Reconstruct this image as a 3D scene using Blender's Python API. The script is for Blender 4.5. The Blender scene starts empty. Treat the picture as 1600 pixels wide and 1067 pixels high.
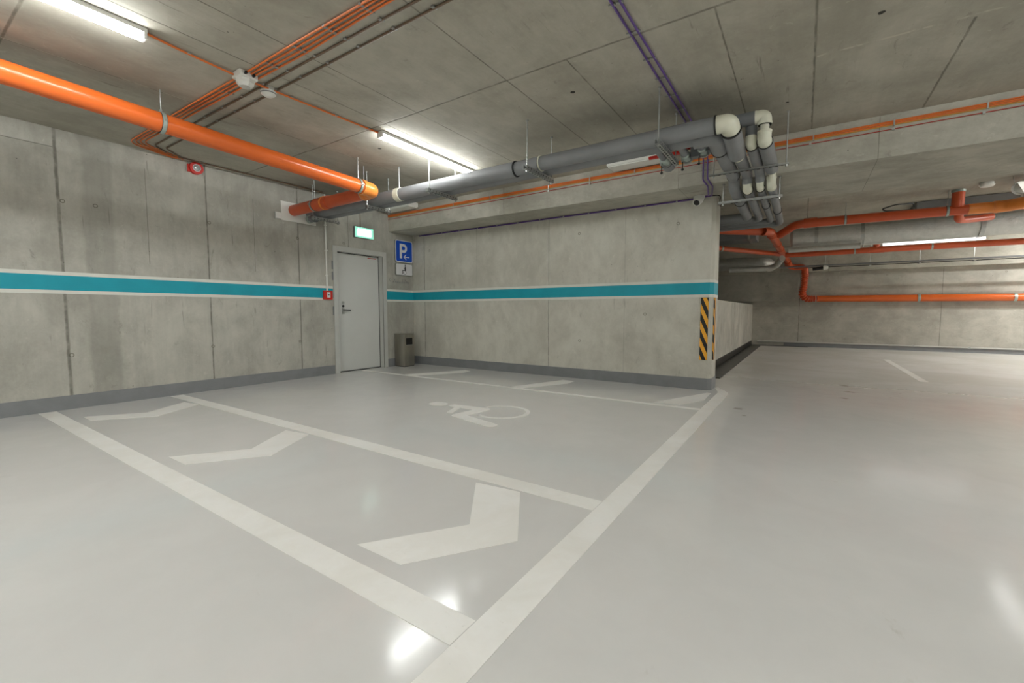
import bpy, bmesh, math, random
from mathutils import Vector, Matrix
random.seed(7)
PI = math.pi
scene = bpy.context.scene
COL = scene.collection

# ------------------------------------------------------------------ camera, world, exposure
cam_d = bpy.data.cameras.new('camera')
cam_d.sensor_width = 36.0
cam_d.sensor_fit = 'HORIZONTAL'
cam_d.lens = 36.0 * 681.385 / 1600.0
cam_d.clip_start = 0.05
cam_o = bpy.data.objects.new('camera', cam_d)
COL.objects.link(cam_o)
cam_o.location = (6.4567, -6.1602, 1.0382)
cam_o.rotation_euler = (PI / 2 - 0.0688, 0.0, 0.5879)
scene.camera = cam_o

world = bpy.data.worlds.new('world')
scene.world = world
world.use_nodes = True
world.node_tree.nodes['Background'].inputs[0].default_value = (0.02, 0.02, 0.02, 1)
world.node_tree.nodes['Background'].inputs[1].default_value = 1.0

scene.view_settings.view_transform = 'Standard'
scene.view_settings.look = 'None'
scene.view_settings.gamma = 1.0
scene.view_settings.use_curve_mapping = False
scene.view_settings.exposure = 0.0
scene.cycles.use_denoising = True
scene.cycles.max_bounces = 10
scene.cycles.diffuse_bounces = 8
scene.cycles.sample_clamp_indirect = 6.0

LAMP = 80.0          # radiance of the strip light diffusers
ZC = 2.91            # slab height

# ------------------------------------------------------------------ materials
def srgb(r, g, b):
    f = lambda c: (c / 255 / 12.92) if c / 255 <= 0.04045 else ((c / 255 + 0.055) / 1.055) ** 2.4
    return (f(r), f(g), f(b), 1.0)

class NT:
    def __init__(s, name):
        s.m = bpy.data.materials.new(name); s.m.use_nodes = True
        s.t = s.m.node_tree; s.n = s.t.nodes; s.l = s.t.links
        s.b = s.n['Principled BSDF']
    def node(s, typ, **kw):
        n = s.n.new(typ)
        for k, v in kw.items():
            setattr(n, k, v)
        return n
    def put(s, sock, v):
        if hasattr(v, 'is_linked') or isinstance(v, bpy.types.NodeSocket):
            s.l.new(v, sock)
        else:
            sock.default_value = v
    def math(s, op, a, b=None, c=None, clamp=False):
        n = s.node('ShaderNodeMath', operation=op); n.use_clamp = clamp
        s.put(n.inputs[0], a)
        if b is not None: s.put(n.inputs[1], b)
        if c is not None: s.put(n.inputs[2], c)
        return n.outputs[0]
    def mix(s, f, a, b, mode='MIX'):
        n = s.node('ShaderNodeMix', data_type='RGBA', blend_type=mode)
        s.put(n.inputs[0], f); s.put(n.inputs[6], a); s.put(n.inputs[7], b)
        return n.outputs[2]
    def noise(s, vec, scale, detail=4.0, rough=0.6, dist=0.0):
        n = s.node('ShaderNodeTexNoise')
        s.put(n.inputs['Vector'], vec)
        n.inputs['Scale'].default_value = scale; n.inputs['Detail'].default_value = detail
        n.inputs['Roughness'].default_value = rough; n.inputs['Distortion'].default_value = dist
        return n.outputs[0]
    def ramp(s, v, a, b, c=0.0, d=1.0):
        n = s.node('ShaderNodeMapRange'); n.interpolation_type = 'SMOOTHSTEP'
        s.put(n.inputs[0], v)
        n.inputs[1].default_value = a; n.inputs[2].default_value = b
        n.inputs[3].default_value = c; n.inputs[4].default_value = d
        return n.outputs[0]
    def pos(s):
        g = s.node('ShaderNodeNewGeometry')
        return g.outputs['Position']
    def xyz(s, v):
        n = s.node('ShaderNodeSeparateXYZ'); s.l.new(v, n.inputs[0])
        return n.outputs
    def scaled(s, v, sc):
        n = s.node('ShaderNodeVectorMath', operation='MULTIPLY')
        s.l.new(v, n.inputs[0]); n.inputs[1].default_value = sc
        return n.outputs[0]
    def bump(s, h, strength=0.3, dist=0.01):
        n = s.node('ShaderNodeBump')
        n.inputs['Strength'].default_value = strength; n.inputs['Distance'].default_value = dist
        s.l.new(h, n.inputs['Height']); s.l.new(n.outputs[0], s.b.inputs['Normal'])

def simple(name, col, rough=0.5, metal=0.0, var=0.08, scale=6.0, bump=0.0, spec=0.5, stretch=(1, 1, 1)):
    t = NT(name)
    p = t.scaled(t.pos(), stretch)
    n = t.noise(p, scale)
    dark = tuple(c * (1 - var) for c in col[:3]) + (1,)
    light = tuple(min(1, c * (1 + var)) for c in col[:3]) + (1,)
    t.l.new(t.mix(t.ramp(n, 0.3, 0.7), dark, light), t.b.inputs['Base Color'])
    t.b.inputs['Roughness'].default_value = rough
    t.b.inputs['Metallic'].default_value = metal
    t.b.inputs['Specular IOR Level'].default_value = spec
    if bump: t.bump(t.noise(p, scale * 8), bump, 0.004)
    return t.m

def concrete(name, dark, light, jx=(), jy=(), jz=(), holes=(), stretch=(1, 1, 0.35), band=None, spots=(),
             boards=None, pale=(), tone=0.0, crossclip=None):
    """cast concrete: mottling, streaks, pores, formwork joints, tie holes; all in world metres"""
    t = NT(name)
    P = t.pos(); x, y, z = t.xyz(P)
    n1 = t.noise(P, 0.9, 5, 0.62, 0.6)
    n2 = t.noise(t.scaled(P, tuple(a ** .45 for a in stretch)), 4.0, 6, 0.68, 0.3)
    n3 = t.noise(P, 38.0, 3, 0.6)
    f = t.math('ADD', t.math('MULTIPLY', n1, 0.5), t.math('MULTIPLY', n2, 0.42))
    f = t.math('ADD', f, t.math('MULTIPLY', n3, 0.08))
    c = t.mix(t.ramp(f, 0.34, 0.66), dark, light)
    if boards:                                   # faint board direction streaks
        nb = t.noise(t.scaled(P, boards), 3.0, 4, 0.7)
        c = t.mix(t.ramp(nb, 0.42, 0.62, 0.0, 0.09), c, (dark[0] * .6, dark[1] * .6, dark[2] * .6, 1))
    # dark patches and trickle marks
    sp = t.noise(t.scaled(P, tuple(a * 1.0 for a in stretch)), 9.0, 5, 0.75, 0.8)
    c = t.mix(t.ramp(sp, 0.60, 0.72, 0.0, 0.36), c, (dark[0] * .45, dark[1] * .45, dark[2] * .42, 1))
    wl = t.noise(P, 11.0, 4, 0.7, 0.4)
    c = t.mix(t.ramp(wl, 0.62, 0.72, 0.0, 0.3), c, (min(1, light[0] * 1.25), min(1, light[1] * 1.25), min(1, light[2] * 1.25), 1))
    # fine trickle lines down the shutter face
    fl = t.noise(t.scaled(P, tuple(1.0 if a >= 1 else .06 for a in stretch)), 26.0, 3, 0.6, 0.2)
    fk = t.noise(P, 1.6, 3, 0.6)
    c = t.mix(t.math('MULTIPLY', t.ramp(fl, 0.66, 0.70), t.ramp(fk, 0.5, 0.6, 0.0, 0.42)), c, (dark[0] * .4, dark[1] * .4, dark[2] * .37, 1))
    # pores
    vor = t.node('ShaderNodeTexVoronoi'); vor.inputs['Scale'].default_value = 9.0
    t.l.new(P, vor.inputs['Vector'])
    keep = t.noise(P, 4.0, 2, 0.5)
    pore = t.math('MULTIPLY', t.ramp(vor.outputs['Distance'], 0.035, 0.06, 1.0, 0.0), t.ramp(keep, 0.55, 0.6))
    c = t.mix(t.math('MULTIPLY', pore, 0.8), c, (dark[0] * .25, dark[1] * .25, dark[2] * .25, 1))
    if band:                                     # a stretch of wall cast from a darker batch
        axis, a, b, amt = band
        v = (x, y, z)[axis]
        wob = t.math('ADD', v, t.math('MULTIPLY', t.noise(P, 2.5), 0.12))
        m = t.math('MULTIPLY', t.ramp(wob, a, a + .05), t.ramp(wob, b, b + .05, 1.0, 0.0))
        c = t.mix(t.math('MULTIPLY', m, amt), c, (dark[0] * .55, dark[1] * .55, dark[2] * .55, 1))
    jn = t.noise(P, 7.0, 3, 0.6)
    height = None
    total = None
    for coord, lst in ((x, jx), (y, jy), (z, jz)):
        for v in lst:
            w = 0.012
            lo = hi = None
            if isinstance(v, tuple):
                if len(v) == 2: v, w = v
                else: v, w, lo, hi, oc = v
            d = t.math('ABSOLUTE', t.math('SUBTRACT', t.math('ADD', coord, t.math('MULTIPLY', t.math('SUBTRACT', jn, .5), w * 0.9)), v))
            m = t.ramp(d, w * 0.25, w, 1.0, 0.0)
            if lo is not None:
                o = (x, y, z)[oc]
                m = t.math('MULTIPLY', m, t.math('MULTIPLY', t.math('GREATER_THAN', o, lo), t.math('LESS_THAN', o, hi)))
            total = m if total is None else t.math('MAXIMUM', total, m)
    if total is not None:
        amt = t.math('MULTIPLY', total, t.ramp(jn, 0.3, 0.6, 0.35, 0.75))
        c = t.mix(amt, c, (dark[0] * .33, dark[1] * .33, dark[2] * .31, 1))
        height = t.math('MULTIPLY', total, -1.0)
    ht = None
    for hpos in holes:
        v = t.node('ShaderNodeVectorMath', operation='DISTANCE')
        t.l.new(P, v.inputs[0]); v.inputs[1].default_value = hpos
        m = t.math('SUBTRACT', t.ramp(v.outputs['Value'], 0.018, 0.024, 1.0, 0.0), t.math('MULTIPLY', t.ramp(v.outputs['Value'], 0.011, 0.015, 1.0, 0.0), 1.25))
        ht = m if ht is None else t.math('MAXIMUM', ht, m)
    if ht is not None:
        c = t.mix(t.math('MULTIPLY', ht, 0.7), c, (dark[0] * .3, dark[1] * .28, dark[2] * .22, 1))
        height = t.math('SUBTRACT', height, ht) if height else t.math('MULTIPLY', ht, -1)
    for sp_, sr in spots:
        v = t.node('ShaderNodeVectorMath', operation='DISTANCE')
        t.l.new(P, v.inputs[0]); v.inputs[1].default_value = sp_
        dd = t.math('ADD', v.outputs['Value'], t.math('MULTIPLY', t.math('SUBTRACT', t.noise(P, 30, 2), .5), sr))
        c = t.mix(t.ramp(dd, sr * .8, sr, .92, 0.0), c, (.01, .009, .008, 1))
    pt = None
    for coord, oc, v, w, lo, hi in pale:         # pale laitance ridges between formwork sheets
        cc = (x, y, z)[coord]; o = (x, y, z)[oc]
        d = t.math('ABSOLUTE', t.math('SUBTRACT', t.math('ADD', cc, t.math('MULTIPLY', t.math('SUBTRACT', jn, .5), w)), v))
        m = t.ramp(d, w * 0.3, w, 1.0, 0.0)
        m = t.math('MULTIPLY', m, t.math('MULTIPLY', t.math('GREATER_THAN', o, lo), t.math('LESS_THAN', o, hi)))
        m = t.math('MULTIPLY', m, t.ramp(t.noise(P, 9.0, 2), 0.42, 0.55))
        pt = m if pt is None else t.math('MAXIMUM', pt, m)
    if pt is not None:
        c = t.mix(t.math('MULTIPLY', pt, 0.7), c, srgb(196, 192, 176))
    t.l.new(c, t.b.inputs['Base Color'])
    t.b.inputs['Roughness'].default_value = 0.88
    t.b.inputs['Specular IOR Level'].default_value = 0.25
    h = t.math('ADD', t.math('MULTIPLY', n3, 0.25), t.math('MULTIPLY', n2, 0.3))
    h = t.math('SUBTRACT', h, t.math('MULTIPLY', pore, 0.6))
    if height is not None: h = t.math('ADD', h, height)
    t.bump(h, 0.35, 0.008)
    return t.m

CD, CL = srgb(155, 153, 144), srgb(187, 185, 175)
M = {}
M['wall_left'] = concrete('concrete_left_wall', CD, CL,
    jy=[(-4.935, .02), -3.58, -2.355, (-1.47, .006), (-5.45, .005), (-4.2, .004, 1.6, 2.7, 2), (-3.0, .004, 1.6, 2.6, 2)],
    jz=[(2.72, .006, -8, -4.94, 1)],
    holes=[(0, -4.905, 2.185), (0, -4.65, 2.185), (0, -4.915, .575), (0, -3.555, 2.186), (0, -3.577, .58), (0, -2.365, 2.15), (0, -1.56, 2.18), (0, -2.38, .58), (0, -5.9, 2.18)],
    band=(1, -4.72, -4.47, .32), boards=(.2, 3.0, .15))
M['wall_back'] = concrete('concrete_back_wall', srgb(178, 175, 164), srgb(206, 204, 193), jx=[(.31, .012), (3.055, .008), (1.6, .003), (4.3, .003)],
    holes=[(5.02, 0, 2.21), (3.6, 0, .59), (3.578, 0, 2.217), (.45, 0, 2.2), (4.6, 0, 1.0)], stretch=(1, 1, .4))
M['ceiling'] = concrete('concrete_ceiling', srgb(156, 152, 140), srgb(182, 178, 165),
    jx=[(1.81, .006), (2.9, .007), (3.35, .007), (4.38, .008, -9, -.6, 1), (4.915, .008, -3.12, -.6, 1), (5.93, .008, -3.12, -.6, 1), (6.455, .011), (7.3, .012, -2.1, -.6, 1), (7.95, .012, -2.3, -.6, 1), (9.4, .012)],
    jy=[(-3.12, .014), (-5.5, .012), (2.4, .012), (5.0, .012)], stretch=(1, .4, 1), boards=(3.0, .2, 1),
    spots=[((6.793, -2.48, 2.91), .022), ((4.743, -2.651, 2.91), .022), ((2.323, -2.71, 2.91), .022), ((6.265, -1.417, 2.91), .014)],
    pale=[(1, 0, -2.13, .016, 6.47, 14), (1, 0, -2.72, .008, 6.47, 14), (0, 1, 1.815, .008, -6, -2)])
M['beam'] = concrete('concrete_beam', srgb(154, 151, 140), srgb(188, 185, 173), jx=[(2.6, .005), (5.15, .004), (7.0, .004), (5.86, .006), (6.9, .012, -2, -.3, 2)],
    stretch=(.4, 1, 1), boards=(.25, 3.0, .6))
M['wall_far'] = concrete('concrete_far_wall', CD, CL, jx=[(6.35, .01), (9.4, .008), (12.0, .01)], jz=[(1.2, .004)],
    holes=[(6.48, 9.3, .62), (7.0, 9.3, 1.95), (8.3, 9.3, 2.02), (10.5, 9.3, 2.0)], stretch=(.5, 1, 1))
M['parapet'] = concrete('concrete_parapet', CD, CL, jy=[(5.0, .02), (7.8, .03), (2.6, .008)])

def floor_mat():
    t = NT('epoxy_floor'); P = t.pos()
    n1 = t.noise(P, .55, 4, .55, .8); n2 = t.noise(P, 3.5, 5, .65, .5); n3 = t.noise(P, 60, 2)
    f = t.math('ADD', t.math('MULTIPLY', n1, .6), t.math('MULTIPLY', n2, .4))
    c = t.mix(t.ramp(f, .35, .65), srgb(207, 206, 203), srgb(213, 212, 209))
    st = t.noise(P, 1.7, 5, .7, 1.2)
    c = t.mix(t.ramp(st, .66, .78, 0, .35), c, srgb(150, 144, 126))
    # scuffed, dusty floor towards the far bay
    x, y, z = t.xyz(P)
    dirt = t.math('MULTIPLY', t.ramp(y, 0.2, 2.5), t.ramp(t.noise(P, .8, 5, .7, .8), .38, .62, .15, .75))
    c = t.mix(dirt, c, srgb(186, 185, 176))
    # small brown drips
    for px, py, r in ((5.92, -.98, .06), (7.0, .9, .08), (6.98, 1.45, .07), (6.9, .35, .05), (6.0, -1.3, .03)):
        d = t.node('ShaderNodeVectorMath', operation='DISTANCE'); t.l.new(P, d.inputs[0]); d.inputs[1].default_value = (px, py, 0)
        dd = t.math('ADD', d.outputs['Value'], t.math('MULTIPLY', t.math('SUBTRACT', t.noise(P, 22, 3), .5), .12))
        c = t.mix(t.ramp(dd, r * .4, r, .45, 0), c, srgb(120, 108, 84))
    t.l.new(c, t.b.inputs['Base Color'])
    r = t.math('ADD', .085, t.math('MULTIPLY', n2, .10))
    r = t.math('ADD', r, t.math('MULTIPLY', t.ramp(y, 0.0, 2.5), .22))
    t.l.new(r, t.b.inputs['Roughness'])
    t.b.inputs['Specular IOR Level'].default_value = .45
    t.bump(t.math('ADD', t.math('MULTIPLY', t.noise(P, 2.2, 2), .8), t.math('MULTIPLY', n3, .02)), .25, .004)
    return t.m
M['floor'] = floor_mat()

def paint_mat():
    t = NT('white_floor_paint'); P = t.pos()
    n = t.noise(P, 2.3, 5, .7, .5); s = t.noise(t.scaled(P, (1, 3, 1)), 9, 5, .75)
    c = t.mix(t.ramp(n, .35, .65), srgb(229, 227, 221), srgb(236, 235, 231))
    c = t.mix(t.ramp(s, .62, .76, 0, .35), c, srgb(196, 190, 174))
    w = t.noise(P, 26, 4, .7)
    c = t.mix(t.ramp(w, .66, .74, 0, .3), c, srgb(184, 184, 178))
    t.l.new(c, t.b.inputs['Base Color']); t.b.inputs['Roughness'].default_value = .42
    t.b.inputs['Specular IOR Level'].default_value = .35
    return t.m
M['paint'] = paint_mat()
M['skirt'] = simple('grey_skirting_paint', srgb(124, 126, 128), .55, var=.06, bump=.1)
M['skirt_black'] = simple('black_gutter', srgb(30, 29, 27), .35, var=.4, scale=4)
M['stripe_white'] = simple('white_wall_paint', srgb(214, 214, 206), .6, var=.04)
M['stripe_teal'] = simple('teal_wall_paint', srgb(0, 150, 168), .55, var=.06, scale=3)
M['door'] = simple('pale_grey_door_paint', srgb(206, 207, 203), .45, var=.02, scale=2)
M['frame'] = simple('grey_frame_paint', srgb(188, 189, 184), .45, var=.03)
M['orange'] = simple('orange_plastic', srgb(208, 98, 38), .26, var=.05, scale=2)
M['orange_deep'] = simple('red_orange_plastic', srgb(196, 84, 44), .33, var=.08, scale=3)
M['orange_light'] = simple('light_orange_plastic', srgb(228, 138, 62), .28, var=.04)
M['foam'] = simple('grey_pipe_insulation', srgb(126, 128, 130), .55, var=.06, scale=5, bump=.15)
M['foam_dark'] = simple('dark_grey_insulation', srgb(92, 95, 97), .65, var=.08, scale=5)
M['rubber'] = simple('black_rubber', srgb(24, 24, 24), .6)
M['white_pvc'] = simple('ivory_pipe_plastic', srgb(214, 214, 196), .35, var=.05, scale=8)
M['white'] = simple('white_plastic', srgb(222, 222, 216), .4, var=.02)
M['steel'] = simple('galvanised_steel', srgb(176, 178, 176), .38, metal=.85, var=.12, scale=20)
M['zinc'] = simple('zinc_clamp', srgb(170, 182, 176), .4, metal=.6, var=.1, scale=20)
M['brushed'] = simple('brushed_steel', srgb(168, 164, 154), .30, metal=.92, var=.12, scale=12, stretch=(1, 1, .1))
M['foam_dark'] = simple('dark_grey_insulation', srgb(104, 107, 109), .65, var=.08, scale=5)
M['dark'] = simple('black_opening', srgb(12, 11, 9), .7)
M['black'] = simple('black_plastic', srgb(20, 20, 20), .45)
M['red'] = simple('red_plastic', srgb(196, 40, 30), .4)
M['blue'] = simple('blue_sign_film', srgb(0, 76, 190), .35, var=.03)
M['signwhite'] = simple('white_sign_film', srgb(224, 224, 226), .4, var=.02)
M['amber'] = simple('amber_foam', srgb(238, 168, 40), .6, var=.05)
M['c_orange'] = simple('orange_cable', srgb(212, 112, 48), .45)
M['c_brown'] = simple('brown_cable', srgb(96, 78, 60), .5)
M['c_yellow'] = simple('tan_cable', srgb(196, 150, 70), .5)
M['c_red'] = simple('dark_red_cable', srgb(168, 50, 40), .5)
M['c_purple'] = simple('purple_cable', srgb(88, 62, 128), .45)
M['glass'] = simple('clear_lens', srgb(200, 205, 205), .08, metal=.5)
M['duct_grey'] = simple('grey_duct_sheet', srgb(128, 132, 134), .5, metal=.2, var=.05)
def foil():
    t = NT('silver_foil_wrap'); P = t.pos(); n = t.noise(P, 9, 5, .7, .6)
    t.l.new(t.mix(n, srgb(176, 178, 174), srgb(222, 223, 218)), t.b.inputs['Base Color'])
    t.b.inputs['Metallic'].default_value = .45
    t.b.inputs['Roughness'].default_value = .38
    t.bump(t.noise(P, 22, 5, .7), .6, .02)
    return t.m
M['foil'] = foil()
def emis(name, col, s):
    t = NT(name); n = t.noise(t.pos(), 3.0)
    t.b.inputs['Base Color'].default_value = (.8, .8, .8, 1)
    t.l.new(t.mix(t.math('MULTIPLY', n, .06), col, tuple(c * .9 for c in col[:3]) + (1,)), t.b.inputs['Emission Color'])
    t.b.inputs['Emission Strength'].default_value = s
    return t.m
M['diffuser'] = emis('lit_diffuser', (.975, .998, .985, 1), LAMP)
M['diffuser_dim'] = emis('dimmed_lit_diffuser', (1.0, .99, .96, 1), 3.2)  # emission lowered so the lamp's floor reflection stays faint
M['diffuser_soft'] = emis('soft_lit_diffuser', (1.0, .99, .96, 1), 9.0)
M['diffuser_boosted'] = emis('bright_lit_diffuser', (1.0, .99, .96, 1), LAMP * 2.5)  # radiance raised for the added lamps that brighten the far bay
M['exit_lit'] = emis('lit_exit_panel', (.72, 1.0, .90, 1), 3.2)
M['exit_green'] = emis('lit_green_border', (.05, .62, .40, 1), 1.0)

# ------------------------------------------------------------------ mesh helpers
def obj(name, bm, mat, parent=None, smooth=False, kind=None):
    me = bpy.data.meshes.new(name)
    bmesh.ops.recalc_face_normals(bm, faces=bm.faces)
    bm.to_mesh(me); bm.free()
    if smooth:
        for p in me.polygons: p.use_smooth = True
        try: me.set_sharp_from_angle(angle=math.radians(40))
        except Exception: pass
    mats = mat if isinstance(mat, (list, tuple)) else [mat]
    for m in mats: me.materials.append(m)
    o = bpy.data.objects.new(name, me); COL.objects.link(o)
    if parent is not None:
        o.parent = parent
        o.matrix_parent_inverse = Matrix.Translation(-Vector(parent.location)) if parent.type == 'EMPTY' else Matrix()
    if kind: o['kind'] = kind
    return o

def thing(name, label, cat, loc, group=None, kind=None):
    o = bpy.data.objects.new(name, None); COL.objects.link(o)
    o.location = loc; o.empty_display_size = .05
    if kind: o['kind'] = kind
    if label: o['label'] = label
    if cat: o['category'] = cat
    if group: o['group'] = group
    return o

def tag(o, label, cat, group=None):
    o['label'] = label; o['category'] = cat
    if group: o['group'] = group
    return o

def box(bm, x0, x1, y0, y1, z0, z1, bevel=0.0, mi=0):
    r = bmesh.ops.create_cube(bm, size=1.0)
    vs = r['verts']
    for v in vs:
        v.co = Vector(((x0 + x1) / 2 + v.co.x * (x1 - x0), (y0 + y1) / 2 + v.co.y * (y1 - y0), (z0 + z1) / 2 + v.co.z * (z1 - z0)))
    fs = set(f for v in vs for f in v.link_faces)
    for f in fs: f.material_index = mi
    if bevel > 0:
        es = list(set(e for v in vs for e in v.link_edges))
        bmesh.ops.bevel(bm, geom=es, offset=bevel, segments=2, affect='EDGES', profile=.6)
    return bm

def B(*a, **k): return box(bmesh.new(), *a, **k)

def ring(c, u, v, r, n): return [c + (u * math.cos(2 * PI * i / n) + v * math.sin(2 * PI * i / n)) * r for i in range(n)]

def frame_for(d):
    up = Vector((0, 0, 1)) if abs(d.z) < .95 else Vector((1, 0, 0))
    u = d.cross(up).normalized(); return u, u.cross(d).normalized()

def sweep(bm, pts, rad, n=16, caps=True):
    """sweep a circle (radius per point or constant) along pts"""
    pts = [Vector(p) for p in pts]
    rads = rad if isinstance(rad, (list, tuple)) else [rad] * len(pts)
    rings = []
    d0 = (pts[1] - pts[0]).normalized(); u, v = frame_for(d0)
    for i, p in enumerate(pts):
        if i == 0: d = d0
        elif i == len(pts) - 1: d = (pts[i] - pts[i - 1]).normalized()
        else:
            a = (pts[i] - pts[i - 1]); b = (pts[i + 1] - pts[i])
            a = a.normalized() if a.length > 1e-7 else d0
            b = b.normalized() if b.length > 1e-7 else a
            d = (a + b).normalized()
        u = (u - d * u.dot(d)).normalized(); v = u.cross(d).normalized()
        rings.append([bm.verts.new(q) for q in ring(p, u, v, rads[i], n)])
    for a, b in zip(rings, rings[1:]):
        for i in range(n):
            bm.faces.new((a[i], a[(i + 1) % n], b[(i + 1) % n], b[i]))
    if caps:
        bm.faces.new(rings[0][::-1]); bm.faces.new(rings[-1])
    return bm

def fillet(pts, r, seg=8):
    """round the corners of a polyline"""
    P = [Vector(p) for p in pts]; out = [P[0]]
    for a, b, c in zip(P, P[1:], P[2:]):
        d1 = (a - b); d2 = (c - b)
        l = min(r, d1.length * .49, d2.length * .49)
        p1 = b + d1.normalized() * l; p2 = b + d2.normalized() * l
        for i in range(seg + 1):
            t = i / seg
            out.append(p1 * (1 - t) ** 2 + b * 2 * t * (1 - t) + p2 * t * t)
    out.append(P[-1]); return out

def tube(pts, r, bend=0.0, n=16):
    bm = bmesh.new()
    return sweep(bm, fillet(pts, bend) if bend else pts, r, n)

def cyl(a, b, r, n=24): return sweep(bmesh.new(), [a, b], r, n)

def elbow(p, d_in, d_out, r, arm, n=24, collar=True):
    """fitting: arrives along d_in at p, leaves along d_out; thicker collars at both mouths"""
    p = Vector(p); a = Vector(d_in).normalized(); b = Vector(d_out).normalized()
    path = fillet([p - a * arm, p, p + b * arm], arm * .92, 10)
    bm = sweep(bmesh.new(), path, r, n)
    if collar:
        sweep(bm, [p - a * arm * 1.0, p - a * arm * .72], r * 1.07, n)
        sweep(bm, [p + b * arm * 1.0, p + b * arm * .72], r * 1.07, n)
    return bm

def band(c, d, r, w, n=28, thick=.004):
    c = Vector(c); d = Vector(d).normalized()
    return sweep(bmesh.new(), [c - d * w / 2, c + d * w / 2], r + thick, n)

def prism(pts, z0, z1, mi=0, bm=None):
    bm = bm or bmesh.new()
    a = [bm.verts.new((x, y, z0)) for x, y in pts]; b = [bm.verts.new((x, y, z1)) for x, y in pts]
    f1 = bm.faces.new(a[::-1]); f2 = bm.faces.new(b)
    fs = [f1, f2]
    n = len(pts)
    for i in range(n): fs.append(bm.faces.new((a[i], a[(i + 1) % n], b[(i + 1) % n], b[i])))
    for f in fs: f.material_index = mi
    return bm

def ngon_x(pts, x0, x1, bm=None):
    """extrude a (y, z) outline between x0 and x1 (for signs on the left wall)"""
    bm = bm or bmesh.new()
    a = [bm.verts.new((x0, y, z)) for y, z in pts]; b = [bm.verts.new((x1, y, z)) for y, z in pts]
    bm.faces.new(a[::-1]); bm.faces.new(b); n = len(pts)
    for i in range(n): bm.faces.new((a[i], a[(i + 1) % n], b[(i + 1) % n], b[i]))
    return bm

def ring_plate(cx, cy, r0, r1, z0, z1, n=48, a0=0, a1=2 * PI, place=None):
    bm = bmesh.new(); closed = abs(a1 - a0 - 2 * PI) < 1e-6
    m = n if closed else n + 1
    place = place or (lambda u, v, w: (u, v, w))
    V = []
    for i in range(m):
        t = a0 + (a1 - a0) * i / n
        V.append([bm.verts.new(place(cx + r * math.cos(t), cy + r * math.sin(t), z)) for r, z in ((r0, z0), (r1, z0), (r1, z1), (r0, z1))])
    for i in range(m if closed else m - 1):
        a, b = V[i], V[(i + 1) % m]
        for k in range(4): bm.faces.new((a[k], a[(k + 1) % 4], b[(k + 1) % 4], b[k]))
    if not closed:
        bm.faces.new(V[0][::-1]); bm.faces.new(V[-1])
    return bm

def rrect(y0, y1, z0, z1, r, seg=5):
    out = []
    for cy, cz, a in ((y1 - r, z1 - r, 0), (y0 + r, z1 - r, PI / 2), (y0 + r, z0 + r, PI), (y1 - r, z0 + r, 1.5 * PI)):
        for i in range(seg + 1):
            t = a + PI / 2 * i / seg; out.append((cy + r * math.cos(t), cz + r * math.sin(t)))
    return out

def dup(root, delta, label=None):
    r = root.copy(); COL.objects.link(r); r.location = Vector(root.location) + Vector(delta)
    if label: r['label'] = label
    for ch in list(root.children):
        c = ch.copy(); COL.objects.link(c); c.parent = r; c.matrix_parent_inverse = ch.matrix_parent_inverse
        for g in list(ch.children):
            d = g.copy(); COL.objects.link(d); d.parent = c; d.matrix_parent_inverse = g.matrix_parent_inverse
    return r

# ------------------------------------------------------------------ the room
X1, YN, YF = 14.0, -10.5, 9.3
obj('floor', B(-.2, X1 + .2, YN - .2, YF + .2, -.2, 0), M['floor'], kind='structure')
obj('ceiling', B(-.2, X1 + .2, YN - .2, YF + .2, ZC, ZC + .2), M['ceiling'], kind='structure')
bm = B(-.2, 0, YN - .2, -1.72, 0, ZC); box(bm, -.2, 0, -.745, YF + .2, 0, ZC); box(bm, -.2, 0, -1.72, -.745, 2.05, ZC)
obj('wall_left', bm, M['wall_left'], kind='structure')
obj('wall_far', B(0, X1 + .2, YF, YF + .2, 0, ZC), M['wall_far'], kind='structure')
obj('wall_right', B(X1, X1 + .2, YN - .2, YF, 0, ZC), M['wall_back'], kind='structure')
obj('wall_near', B(0, X1, YN - .2, YN, 0, ZC), M['wall_back'], kind='structure')
ZB = 2.512
WE = 5.477
obj('wall_back', prism([(0, 0), (WE - .045, 0), (WE, .05), (WE, .36), (0, .36)], 0, ZB), M['wall_back'], kind='structure')
obj('ceiling_beam', B(0, X1, -.6, .78, ZB, ZC), M['beam'], kind='structure')
obj('wall_corridor', B(4.94, 5.14, .36, YF, 0, 1.25), M['parapet'], kind='structure')
obj('far_wall_ledge', B(0, 6.3, YF - .14, YF, 1.345, 2.2), M['wall_far'], kind='structure')
obj('far_ceiling_beam', B(0, X1, 9.06, YF, 2.17, ZC), M['beam'], kind='structure')

# skirting
HB = .148
s = 0.006
obj('baseboard_left', B(0, s, YN, -1.79, 0, HB), M['skirt'], kind='structure')
bm = B(0, s, -.67, -s, 0, HB)
obj('baseboard_corner', bm, M['skirt'], kind='structure')
obj('baseboard_back', prism([(0, -s), (WE - .045 + .003, -s), (WE + s, .047), (WE + s, .36), (WE, .36), (WE, .05), (WE - .045, 0), (0, 0)], 0, .155), M['skirt'], kind='structure')
obj('baseboard_far', B(6.0, X1, YF - .012, YF, 0, .105), M['skirt'], kind='structure')
obj('baseboard_corridor', B(5.14, 5.152, .36, YF - .02, 0, .14), M['skirt_black'], kind='structure')
obj('trim_1', B(5.152, 5.42, 1.2, YF - .02, 0, .012), M['skirt_black'], kind='structure')
obj('trim_2', B(5.42, 6.6, YF - .2, YF - .012, 0, .012), M['skirt_black'], kind='structure')

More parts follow.
